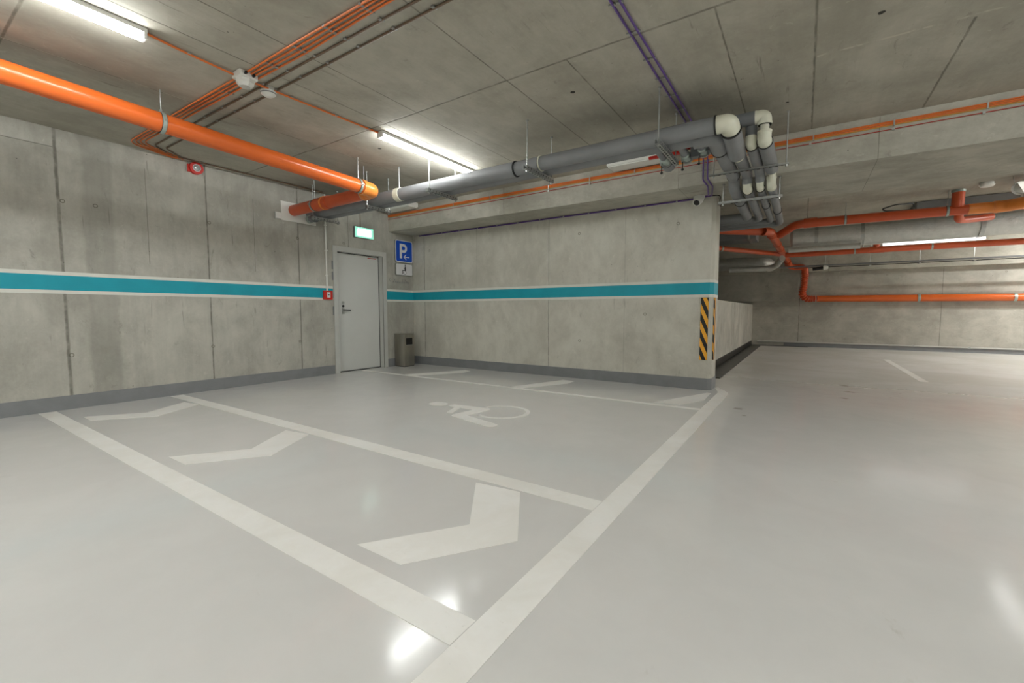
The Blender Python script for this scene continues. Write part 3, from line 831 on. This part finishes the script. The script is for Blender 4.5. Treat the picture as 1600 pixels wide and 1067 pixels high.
# front pipe (B): along x, white elbow, then away under the beam
b = thing('insulated_pipe', 'front grey insulated pipe with a white elbow below the ceiling', 'pipe', (5.9, -2.15, 2.56), GI)
sleeve('insulation_sleeve', [(0.01, -2.15, 2.545), (2.0, -2.15, 2.555), (3.84, -2.15, 2.56)], .078, b)
sleeve('insulation_sleeve', [(3.84, -2.15, 2.56), (4.13, -2.15, 2.562)], .072, b)
sleeve('insulation_sleeve', [(4.14, -2.15, 2.562), (5.80, -2.15, 2.565)], .070, b)
rim((3.84, -2.15, 2.56), X, .0775, b); rim((5.80, -2.15, 2.565), X, .072, b)
obj('white_collar', band((4.145, -2.15, 2.562), X, .074, .012), M['white_pvc'], b, True)
f = obj('pipe_elbow', elbow((5.9, -2.15, 2.565), X, (0, .96, -.28), .071, .1, 28, False), M['white_pvc'], b, True); f['label'] = 'white plastic elbow'
rim((5.9, -2.058, 2.535), (0, .96, -.28), .074, b)
sleeve('insulation_sleeve', [(5.9, -2.05, 2.535), (5.9, -1.62, 2.47)], .073, b)
f = obj('white_pipe', cyl((5.9, -1.62, 2.47), (5.9, -1.52, 2.47), .046, 24), M['white_pvc'], b, True)
sleeve('insulation_sleeve', [(5.9, -1.53, 2.505), (5.9, -.95, 2.505)], .052, b)
rim((5.9, -1.53, 2.505), Y, .052, b)
sleeve('insulation_sleeve', [(5.9, -1.0, 2.505), (5.9, -.78, 2.50), (5.9, -.74, 2.42)], .05, b, bend=.05)
f = obj('pipe_elbow', elbow((5.9, -.74, 2.365), (0, 0, -1), Y, .044, .08, 24), M['white_pvc'], b, True)
sleeve('insulation_sleeve', [(5.9, -.66, 2.365), (5.9, .98, 2.34), (2.0, .98, 2.34)], .046, b, bend=.12)
rim((5.9, -.655, 2.365), Y, .046, b)

# rear pipe (A): along x, turns without a white fitting
a = thing('insulated_pipe', 'rear grey insulated pipe, leftmost where the four pipes turn away', 'pipe', (5.77, -1.98, 2.56), GI)
sleeve('insulation_sleeve', [(.01, -1.985, 2.54), (5.70, -1.985, 2.56)], .070, a)
sleeve('insulation_sleeve', [(5.60, -1.985, 2.54), (5.77, -1.985, 2.54), (5.77, -1.7, 2.51)], .074, a, bend=.12)
rim((5.77, -1.72, 2.512), Y, .072, a)
sleeve('insulation_sleeve', [(5.77, -1.72, 2.51), (5.77, -.80, 2.505)], .062, a)
rim((5.77, -.80, 2.505), Y, .060, a)
sleeve('insulation_sleeve', [(5.77, -.86, 2.50), (5.77, -.72, 2.49), (5.77, -.70, 2.40), (5.77, -.5, 2.378), (5.77, .72, 2.335), (5.6, .72, 2.335), (2.0, .72, 2.335)], .058, a, bend=.09)
rim((5.77, -.15, 2.366), Y, .058, a)

# pipe C
c = thing('insulated_pipe', 'thin grey insulated pipe, third from the left of the four turning away', 'pipe', (6.02, -1.75, 2.5), GI)
sleeve('insulation_sleeve', [(6.02, -1.75, 2.66), (6.02, -1.75, 2.56)], .046, c, 'foam_dark')
obj('pipe_elbow', elbow((6.02, -1.75, 2.505), (0, 0, -1), Y, .043, .09, 24, False), M['white_pvc'], c, True)
rim((6.02, -1.66, 2.505), Y, .044, c)
sleeve('insulation_sleeve', [(6.02, -1.66, 2.505), (6.02, -.82, 2.50), (6.02, -.76, 2.42)], .046, c, bend=.07)
obj('pipe_elbow', elbow((6.02, -.74, 2.365), (0, 0, -1), Y, .036, .08, 24), M['white_pvc'], c, True)
sleeve('insulation_sleeve', [(6.02, -.66, 2.365), (6.02, 1.24, 2.34), (2.0, 1.24, 2.34)], .040, c, bend=.12)
rim((6.02, -.655, 2.365), Y, .040, c); rim((6.02, .2, 2.354), Y, .0405, c)

# pipe D with the high white elbows
dd = thing('insulated_pipe', 'rightmost grey insulated pipe with two stacked white elbows', 'pipe', (6.12, -1.8, 2.68), GI)
sleeve('insulation_sleeve', [(5.05, -1.86, 2.60), (5.05, -1.83, 2.68), (6.05, -1.80, 2.69)], .056, dd, 'foam_dark', bend=.05)
obj('pipe_elbow', elbow((6.125, -1.80, 2.69), X, (0, 0, -1), .052, .076, 28), M['white_pvc'], dd, True)
obj('white_pipe', cyl((6.125, -1.8, 2.62), (6.125, -1.8, 2.55), .034, 20), M['white_pvc'], dd, True)
obj('pipe_elbow', elbow((6.125, -1.8, 2.497), (0, 0, -1), Y, .052, .068, 28), M['white_pvc'], dd, True)
rim((6.125, -1.73, 2.497), Y, .056, dd)
sleeve('insulation_sleeve', [(6.128, -1.73, 2.499), (6.13, -.85, 2.505)], .060, dd)
obj('white_pipe', tube([(6.13, -.86, 2.49), (6.13, -.76, 2.49), (6.13, -.74, 2.42)], .036, .05, 20), M['white_pvc'], dd, True)
obj('pipe_elbow', elbow((6.125, -.74, 2.365), (0, 0, -1), Y, .044, .09, 24), M['white_pvc'], dd, True)
sleeve('insulation_sleeve', [(6.125, -.65, 2.365), (6.125, .6, 2.355)], .044, dd)
rim((6.125, .6, 2.355), Y, .045, dd)
sleeve('insulation_sleeve', [(6.125, .6, 2.355), (6.12, 1.52, 2.345), (2.0, 1.52, 2.345)], .046, dd, bend=.14)

# channel brackets on rods
def trapeze(p0, p1, rods, ztop, label, group='channel brackets carrying the grey pipes', ch=.041):
    t = thing('pipe_bracket', label, 'bracket', ((p0[0] + p1[0]) / 2, (p0[1] + p1[1]) / 2, ztop), group)
    (x0, y0, z), (x1, y1, _) = p0, p1
    bm = bmesh.new(); h = ch / 2
    if abs(x1 - x0) < .01:
        box(bm, x0 - h, x0 + h, y0, y1, z, z + .003); box(bm, x0 - h, x0 - h + .003, y0, y1, z, z + ch); box(bm, x0 + h - .003, x0 + h, y0, y1, z, z + ch)
        slots = bmesh.new(); k = y0 + .03
        while k < y1 - .02:
            box(slots, x0 - .007, x0 + .007, k, k + .025, z - .0008, z + .0002)
            box(slots, x0 + h - .0002, x0 + h + .0006, k, k + .012, z + .014, z + .026); k += .05
    else:
        box(bm, x0, x1, y0 - h, y0 + h, z, z + .003); box(bm, x0, x1, y0 - h, y0 - h + .003, z, z + ch); box(bm, x0, x1, y0 + h - .003, y0 + h, z, z + ch)
        slots = bmesh.new(); k = x0 + .03
        while k < x1 - .02:
            box(slots, k, k + .025, y0 - .007, y0 + .007, z - .0008, z + .0002); k += .05
    obj('bracket_channel', bm, M['steel'], t); obj('channel_slots', slots, M['dark'], t)
    for rx, ry in rods:
        rd = obj('threaded_rod', cyl((rx, ry, z - .02), (rx, ry, ztop), .006, 8), M['steel'], t, True)
        obj('rod_nut', cyl((rx, ry, z - .012), (rx, ry, z - .001), .012, 6), M['steel'], rd)
        obj('ceiling_anchor', cyl((rx, ry, ztop - .012), (rx, ry, ztop), .014, 8), M['steel'], rd)
    return t
zb = 2.432
trapeze((2.76, -2.40, zb), (2.76, -1.88, zb), [(2.76, -2.36), (2.76, -1.90)], ZC, 'bracket under the grey pipes below the lit strip light')
trapeze((4.13, -2.44, zb), (4.13, -1.88, zb), [(4.13, -2.40), (4.13, -1.90)], ZC, 'bracket under the middle of the grey pipes')
trapeze((5.385, -2.36, zb + .008), (5.385, -1.70, zb + .008), [(5.385, -2.325), (5.385, -1.74)], ZC, 'bracket under the grey pipes beside the valves')
trapeze((1.50, -2.26, zb), (1.50, -1.86, zb), [(1.50, -2.25), (1.50, -1.88)], ZC, 'bracket under the grey pipes near the orange elbow')
trapeze((.32, -2.32, zb - .02), (.32, -1.86, zb - .02), [(.32, -2.30), (.32, -1.88)], ZC, 'bracket under the grey pipes close to the left wall')
trapeze((5.60, -1.22, 2.418), (6.29, -1.22, 2.418), [(5.64, -1.22), (6.27, -1.22)], ZC, 'upper cross bracket under the four pipes turning away', ch=.02)
trapeze((5.58, -.48, 2.285), (6.22, -.48, 2.285), [(5.63, -.48), (6.19, -.48)], ZB, 'lower cross bracket hung from the underside of the beam', ch=.03)
t = thing('pipe_cradle', 'ivory plastic cradle with a rod on the grey pipe next to the orange elbow', 'pipe clamp', (2.02, -2.15, 2.56))
obj('cradle_ring', band((2.02, -2.15, 2.556), X, .078, .09, 32, .006), M['white_pvc'], t, True)
obj('cradle_rod', cyl((2.02, -2.15, 2.63), (2.02, -2.15, ZC), .006, 8), M['steel'], t, True)
# rough fittings where the grey pipes meet the wall
t = thing('flange_coupling', 'dark metal coupling on the grey pipes beside the left wall', 'pipe fitting', (.1, -2.1, 2.48))
obj('flange_plate', cyl((.06, -2.2, 2.455), (.10, -2.2, 2.455), .062, 12), M['zinc'], t)
obj('coupling_body', cyl((.10, -2.2, 2.455), (.24, -2.2, 2.46), .05, 16), M['duct_grey'], t, True)
obj('coupling_ring', cyl((.20, -2.2, 2.458), (.23, -2.2, 2.459), .064, 12), M['foam_dark'], t)
for k in range(6):
    aa = k * PI / 3
    obj('flange_bolt', cyl((.045, -2.2 + .05 * math.cos(aa), 2.455 + .05 * math.sin(aa)), (.115, -2.2 + .05 * math.cos(aa), 2.455 + .05 * math.sin(aa)), .006, 6), M['steel'], t)

# valves under the rear pipe
def valve(x, y, z, label, red=True, stub=True, disc=False):
    t = thing('pipe_valve', label, 'valve', (x, y, z), 'valves with drain levers')
    obj('valve_stub', cyl((x, -1.95, z + .02), (x, y + .02, z), .032, 20), M['foam'], t, True)
    obj('valve_body', sweep(bmesh.new(), [(x, y - .06, z), (x, y - .05, z), (x, y, z), (x, y + .05, z), (x, y + .06, z)], [.028, .042, .034, .042, .028], 18), M['zinc'], t, True)
    obj('valve_flange', cyl((x, y + .055, z), (x, y + .07, z), .058, 20), M['steel'], t, True)
    obj('valve_bonnet', cyl((x, y, z - .02), (x, y, z + .075), .018, 12), M['zinc'], t, True)
    if disc: obj('insulated_end', cyl((x, y + .07, z), (x, y + .17, z - .01), .066, 28), M['foam'], t, True)
    else: obj('insulated_end', B(x + .045, x + .13, y - .03, y + .05, z - .03, z + .08, .006), M['foam_dark'], t)
    hd = obj('red_handle', B(x - .16, x - .01, y - .018, y + .018, z + .03, z + .058, .006), M['red'], t)
    lv = obj('drain_lever', cyl((x - .03, y, z - .035), (x - .03, y, z - .115), .005, 8), M['black'], t, True)
    bmk = bmesh.new(); bmesh.ops.create_uvsphere(bmk, u_segments=14, v_segments=10, radius=.013)
    for v in bmk.verts: v.co += Vector((x - .03, y, z - .123))
    obj('lever_knob', bmk, M['black'], lv, True)
    obj('drain_cock', cyl((x - .03, y, z - .05), (x - .03, y, z - .01), .014, 10), M['zinc'], t, True)
valve(5.25, -1.60, 2.545, 'valve with a round grey end, leftmost of the three under the grey pipes', disc=True)
valve(5.45, -1.60, 2.545, 'valve with a red body, middle of the three under the grey pipes')
valve(5.60, -1.60, 2.575, 'valve nearest the four turning pipes, with a red handle')

# ------------------------------------------------------------------ far bay pipework
o = thing('drain_pipe', 'orange drain tree in the far bay ending in a ribbed hose', 'pipe', (5.98, 5.0, 2.46))
T0, T1 = Vector((5.90, 3.05, 2.47)), Vector((6.03, 8.55, 2.46))
obj('slanting_pipe', cyl((4.2, 1.75, 2.50), (5.82, 3.02, 2.475), .068, 28), M['orange_deep'], o, True)
obj('pipe_elbow', elbow(T0, (.62, .78, -.02), (T1 - T0), .074, .16, 28), M['orange_deep'], o, True)
obj('trunk_pipe', cyl(T0 + (T1 - T0) * .02, T1, .07, 28), M['orange_deep'], o, True)
for k in (.09, .32, .48, .72):
    q = T0 + (T1 - T0) * k; obj('pipe_socket', band(q, T1 - T0, .072, .16, 28, .006), M['orange_deep'], o, True)
obj('lower_bend', tube([(6.03, 8.5, 2.46), (6.04, 8.8, 2.38), (6.15, 8.9, 2.31), (6.45, 8.92, 2.30), (6.46, 8.94, 2.05)], .085, .14, 24), M['orange_deep'], o, True)
hp = fillet([(6.46, 8.93, 2.12), (6.44, 8.95, 1.75), (6.40, 9.0, 1.52), (6.50, 9.05, 1.40), (6.62, 9.12, 1.40), (6.78, 9.15, 1.405)], .12, 14)
# resample and rib
def resample(pts, n):
    L = [0]
    for a_, b_ in zip(pts, pts[1:]): L.append(L[-1] + (b_ - a_).length)
    out = []; j = 0
    for i in range(n):
        s_ = L[-1] * i / (n - 1)
        while j < len(L) - 2 and L[j + 1] < s_: j += 1
        d_ = L[j + 1] - L[j]; f_ = (s_ - L[j]) / d_ if d_ > 1e-9 else 0
        out.append(pts[j].lerp(pts[j + 1], f_))
    return out
hp = resample(hp, 100)
obj('ribbed_hose', sweep(bmesh.new(), hp, [.084 + .018 * math.sin(i * 2 * PI / 6) for i in range(100)], 20), M['orange_deep'], o, True)
w = thing('drain_pipe', 'orange pipe fixed along the far wall below the others', 'pipe', (9, 9.14, 1.4))
obj('wall_pipe', cyl((6.72, 9.17, 1.405), (13.9, 9.17, 1.35), .088, 28), M['orange'], w, True)
for x in (6.75, 8.94, 10.64):
    z = 1.405 - .055 * (x - 6.72) / 7.18
    k = obj('wall_clamp', band((x, 9.17, z), X, .09, .05, 28, .01), M['zinc'], w, True)
    obj('clamp_stud', cyl((x, 9.2, z), (x, 9.297, z), .012, 8), M['steel'], k)

u = thing('drain_pipe', 'upper orange pipe in the far bay with light orange couplings', 'pipe', (7.5, 3.4, 2.62))
yu = 3.4
obj('main_pipe', cyl((6.42, yu, 2.62), (8.55, yu, 2.60), .076, 28), M['orange_deep'], u, True)
obj('branch_end', tube([(6.5, yu, 2.62), (6.28, yu, 2.61), (6.02, yu + .35, 2.50)], .072, .1, 24), M['orange_deep'], u, True)
obj('pipe_socket', cyl((6.40, yu, 2.62), (6.60, yu, 2.62), .085, 28), M['orange_deep'], u, True)
obj('vertical_stub', cyl((8.38, yu - .02, 2.64), (8.38, yu - .02, 2.895), .075, 24), M['orange_deep'], u, True)
obj('stub_collar', cyl((8.38, yu - .02, 2.87), (8.38, yu - .02, ZC - .005), .082, 24), M['zinc'], u, True)
obj('drop_elbow', tube([(8.42, yu, 2.60), (8.42, yu + .12, 2.47), (8.62, yu + .35, 2.50), (8.9, yu + .6, 2.55)], .055, .1, 20), M['orange_deep'], u, True)
obj('light_coupling', cyl((8.50, yu, 2.602), (8.78, yu, 2.60), .082, 28), M['orange_light'], u, True)
obj('light_wye', tube([(8.76, yu, 2.60), (8.9, yu, 2.60), (9.16, yu - .3, 2.60), (9.5, yu - .75, 2.60)], .086, .1, 28), M['orange_light'], u, True)
obj('coupling_ring', band((8.80, yu, 2.60), X, .082, .05, 28, .008), M['orange_light'], u, True)
obj('straight_run', cyl((8.85, yu, 2.60), (13.9, yu, 2.58), .07, 24), M['orange'], u, True)
obj('rising_pipe', cyl((9.3, yu - .49, 2.60), (10.6, yu - 2.2, 2.62), .08, 28), M['orange_deep'], u, True)
hanger(7.0, yu, 2.615, .076, 'x', 'steel clamp and rod on the left part of the upper orange pipe, far bay')
hanger(8.27, yu, 2.604, .076, 'x', 'steel clamp and rod beside the vertical stub of the upper orange pipe')

v = thing('drain_pipe', 'thin lower orange pipe passing behind the hanging strip light', 'pipe', (8, 6.2, 2.38))
obj('main_pipe', cyl((6.05, 6.15, 2.37), (13.9, 6.15, 2.36), .062, 24), M['orange_deep'], v, True)
obj('pipe_tee', cyl((7.72, 6.15, 2.37), (7.72, 6.15, 2.58), .06, 20), M['orange_deep'], v, True)
obj('tee_socket', cyl((7.6, 6.15, 2.37), (7.85, 6.15, 2.37), .07, 24), M['orange_deep'], v, True)
for x in (7.35, 8.6, 10.0):
    k = obj('pipe_clamp', band((x, 6.15, 2.37), X, .064, .03, 24, .006), M['zinc'], v, True)
    obj('clamp_rod', cyl((x, 6.15, 2.43), (x, 6.15, ZC), .004, 6), M['steel'], k)
l = thing('drain_pipe', 'slanting orange pipe running behind the striped wall end', 'pipe', (5.0, 4.5, 2.4))
obj('main_pipe', cyl((3.6, 2.1, 2.41), (5.93, 6.3, 2.42), .055, 24), M['orange_deep'], l, True)
obj('pipe_clamp', band((4.90, 4.44, 2.413), (2.33, 4.2, 0), .057, .05, 24, .006), M['zinc'], l, True)

# silver ducts
s_ = thing('foil_duct', 'large silver foil wrapped duct between the orange pipes of the far bay', 'duct', (8, 4.95, 2.5))
obj('round_duct', cyl((6.22, 4.95, 2.555), (7.36, 4.95, 2.555), .21, 40), M['foil'], s_, True)
obj('round_duct', cyl((7.36, 4.95, 2.565), (13.9, 4.95, 2.575), .20, 40), M['foil'], s_, True)
obj('duct_end_cap', sweep(bmesh.new(), [(6.24, 4.95, 2.555), (6.19, 4.95, 2.553), (6.165, 4.95, 2.55)], [.2, .17, .1], 32), M['foil'], s_, True)
for x in (6.62, 7.36, 9.0):
    obj('foil_tape', band((x, 4.95, 2.56), X, .21, .06, 40, .003), M['steel'], s_, True)
r_ = thing('foil_duct', 'small silver duct running below the large one', 'duct', (7, 4.9, 2.33))
obj('round_duct', cyl((6.15, 4.75, 2.315), (7.33, 4.75, 2.315), .055, 24), M['foil'], r_, True)
q_ = thing('foil_duct', 'bent silver foil duct behind the end of the back wall', 'duct', (5, 6.4, 2.25))
obj('round_duct', cyl((3.2, 6.5, 2.28), (5.35, 6.5, 2.24), .16, 32), M['foil'], q_, True)
obj('duct_bend', tube([(5.3, 6.5, 2.235), (5.62, 6.5, 2.235), (5.66, 7.5, 2.26)], .155, .2, 32), M['foil'], q_, True)
q_ = thing('foil_duct', 'lower bent silver hose under the foil duct behind the back wall', 'duct', (5, 6.9, 2.1))
obj('round_duct', cyl((4.85, 6.2, 2.085), (5.6, 6.3, 2.085), .065, 24), M['foil'], q_, True)
obj('duct_bend', tube([(5.6, 6.3, 2.085), (5.85, 6.3, 2.12), (6.0, 5.9, 2.28)], .068, .15, 24), M['foil'], q_, True)
t = thing('ceiling_duct', 'flat grey sheet metal duct under the ceiling of the far bay', 'duct', (10, 4.3, 2.8))
obj('duct_body', B(8.0, 13.9, 4.0, 4.6, 2.76, ZC - .005, .004), M['duct_grey'], t)
for x in (9.2, 10.4, 11.6):
    obj('duct_flange', B(x, x + .03, 3.985, 4.615, 2.745, ZC - .005), M['steel'], t)
t = thing('ceiling_duct', 'dark grey duct behind the end of the back wall near the ceiling', 'duct', (4.5, 3.2, 2.7))
obj('duct_body', B(3.0, 5.55, 4.6, 5.3, 2.60, ZC - .005, .004), M['duct_grey'], t)
obj('duct_flange', B(5.4, 5.44, 4.58, 5.32, 2.585, ZC - .005), M['steel'], t)
cable('black_cable', [(7.97, 4.02, 2.83), (7.95, 3.95, 2.88), (7.7, 3.8, 2.86), (7.52, 3.75, 2.80), (7.56, 3.78, 2.765), (7.75, 3.85, 2.76), (7.95, 3.98, 2.78)], .012, M['black'],
      'loop of black cable hanging beside the grey sheet duct', .06)
# fan
t = thing('duct_fan', 'round grey inline fan hanging at the right edge of the photo', 'fan', (8.82, 3.0, 2.73))
fc = Vector((8.86, 2.75, 2.72)); fd = Vector((-.25, -1, -.12)).normalized()
obj('fan_housing', cyl(fc, fc - fd * .28, .075, 32), M['duct_grey'], t, True)
obj('fan_rim', sweep(bmesh.new(), [fc + fd * .01, fc + fd * .03, fc, fc - fd * .01], [.088, .085, .062, .062], 32, False), M['white'], t, True)
obj('fan_hub', sweep(bmesh.new(), [fc - fd * .005, fc + fd * .012, fc + fd * .02], [.03, .028, .01], 20), M['steel'], t, True)
for dx in (-.05, .05):
    obj('fan_strap', cyl(fc - fd * .1 + Vector((dx, 0, .03)), Vector((fc.x + dx, fc.y + .1, ZC)), .004, 6), M['steel'], t)

# conduits near the far wall
t = thing('wall_conduit', 'dark conduit pipe hung on short rods under the far beam', 'pipe', (9, 8.6, 2.1))
obj('conduit_pipe', cyl((4.0, 8.5, 2.285), (13.9, 8.5, 2.285), .022, 12), M['skirt'], t, True)
obj('thin_pipe', cyl((6.2, 8.42, 2.235), (13.9, 8.42, 2.235), .010, 10), M['black'], t, True)
for k in range(6):
    x = 6.9 + .95 * k
    rd = obj('hanger_rod', cyl((x, 8.5, 2.20), (x, 8.5, ZC), .006, 6), M['steel'], t)
    obj('rod_clip', B(x - .02, x + .02, 8.41, 8.53, 2.215, 2.235), M['steel'], rd)
t = thing('floor_conduit', 'pale conduit running low along the foot of the far wall', 'pipe', (9, 9.26, .12))
obj('conduit_pipe', cyl((5.3, 9.262, .128), (13.9, 9.262, .128), .018, 12), M['frame'], t, True)
for x in (8.9, 9.95, 11.0):
    obj('conduit_clip', B(x - .02, x + .02, 9.238, 9.3, .105, .152), M['steel'], t)
t = thing('pipe_valve', 'black and white valve on the dark conduit beside the ribbed hose', 'valve', (6.9, 8.5, 2.27), 'valves with drain levers')
del t['group']
obj('valve_body', cyl((6.62, 8.38, 2.19), (6.85, 8.38, 2.21), .045, 16), M['black'], t, True)
obj('white_cap', sweep(bmesh.new(), [(6.86, 8.36, 2.21), (6.9, 8.36, 2.215), (6.97, 8.36, 2.22)], [.06, .065, .04], 16), M['white'], t, True)

# faint scribble left on the concrete under the plates
bm = bmesh.new()
def stroke(pts): sweep(bm, [(.0015, y, z) for y, z in pts], .0025, 5)
stroke([(-.575, 1.665), (-.61, 1.635), (-.58, 1.60)])
k = -.52
while k < -.14:
    stroke([(k, 1.60 + .05 * random.random()), (k + .012, 1.57 + .02 * random.random()), (k + .024, 1.60 + .03 * random.random()), (k + .034, 1.575)]); k += .045
for k in (-.5, -.3, -.24): stroke([(k, 1.66), (k + .02, 1.63), (k + .04, 1.66)])
tag(obj('pencil_scribble', bm, M['skirt']), 'faint grey scribble on the concrete below the wheelchair plate', 'wall marking')
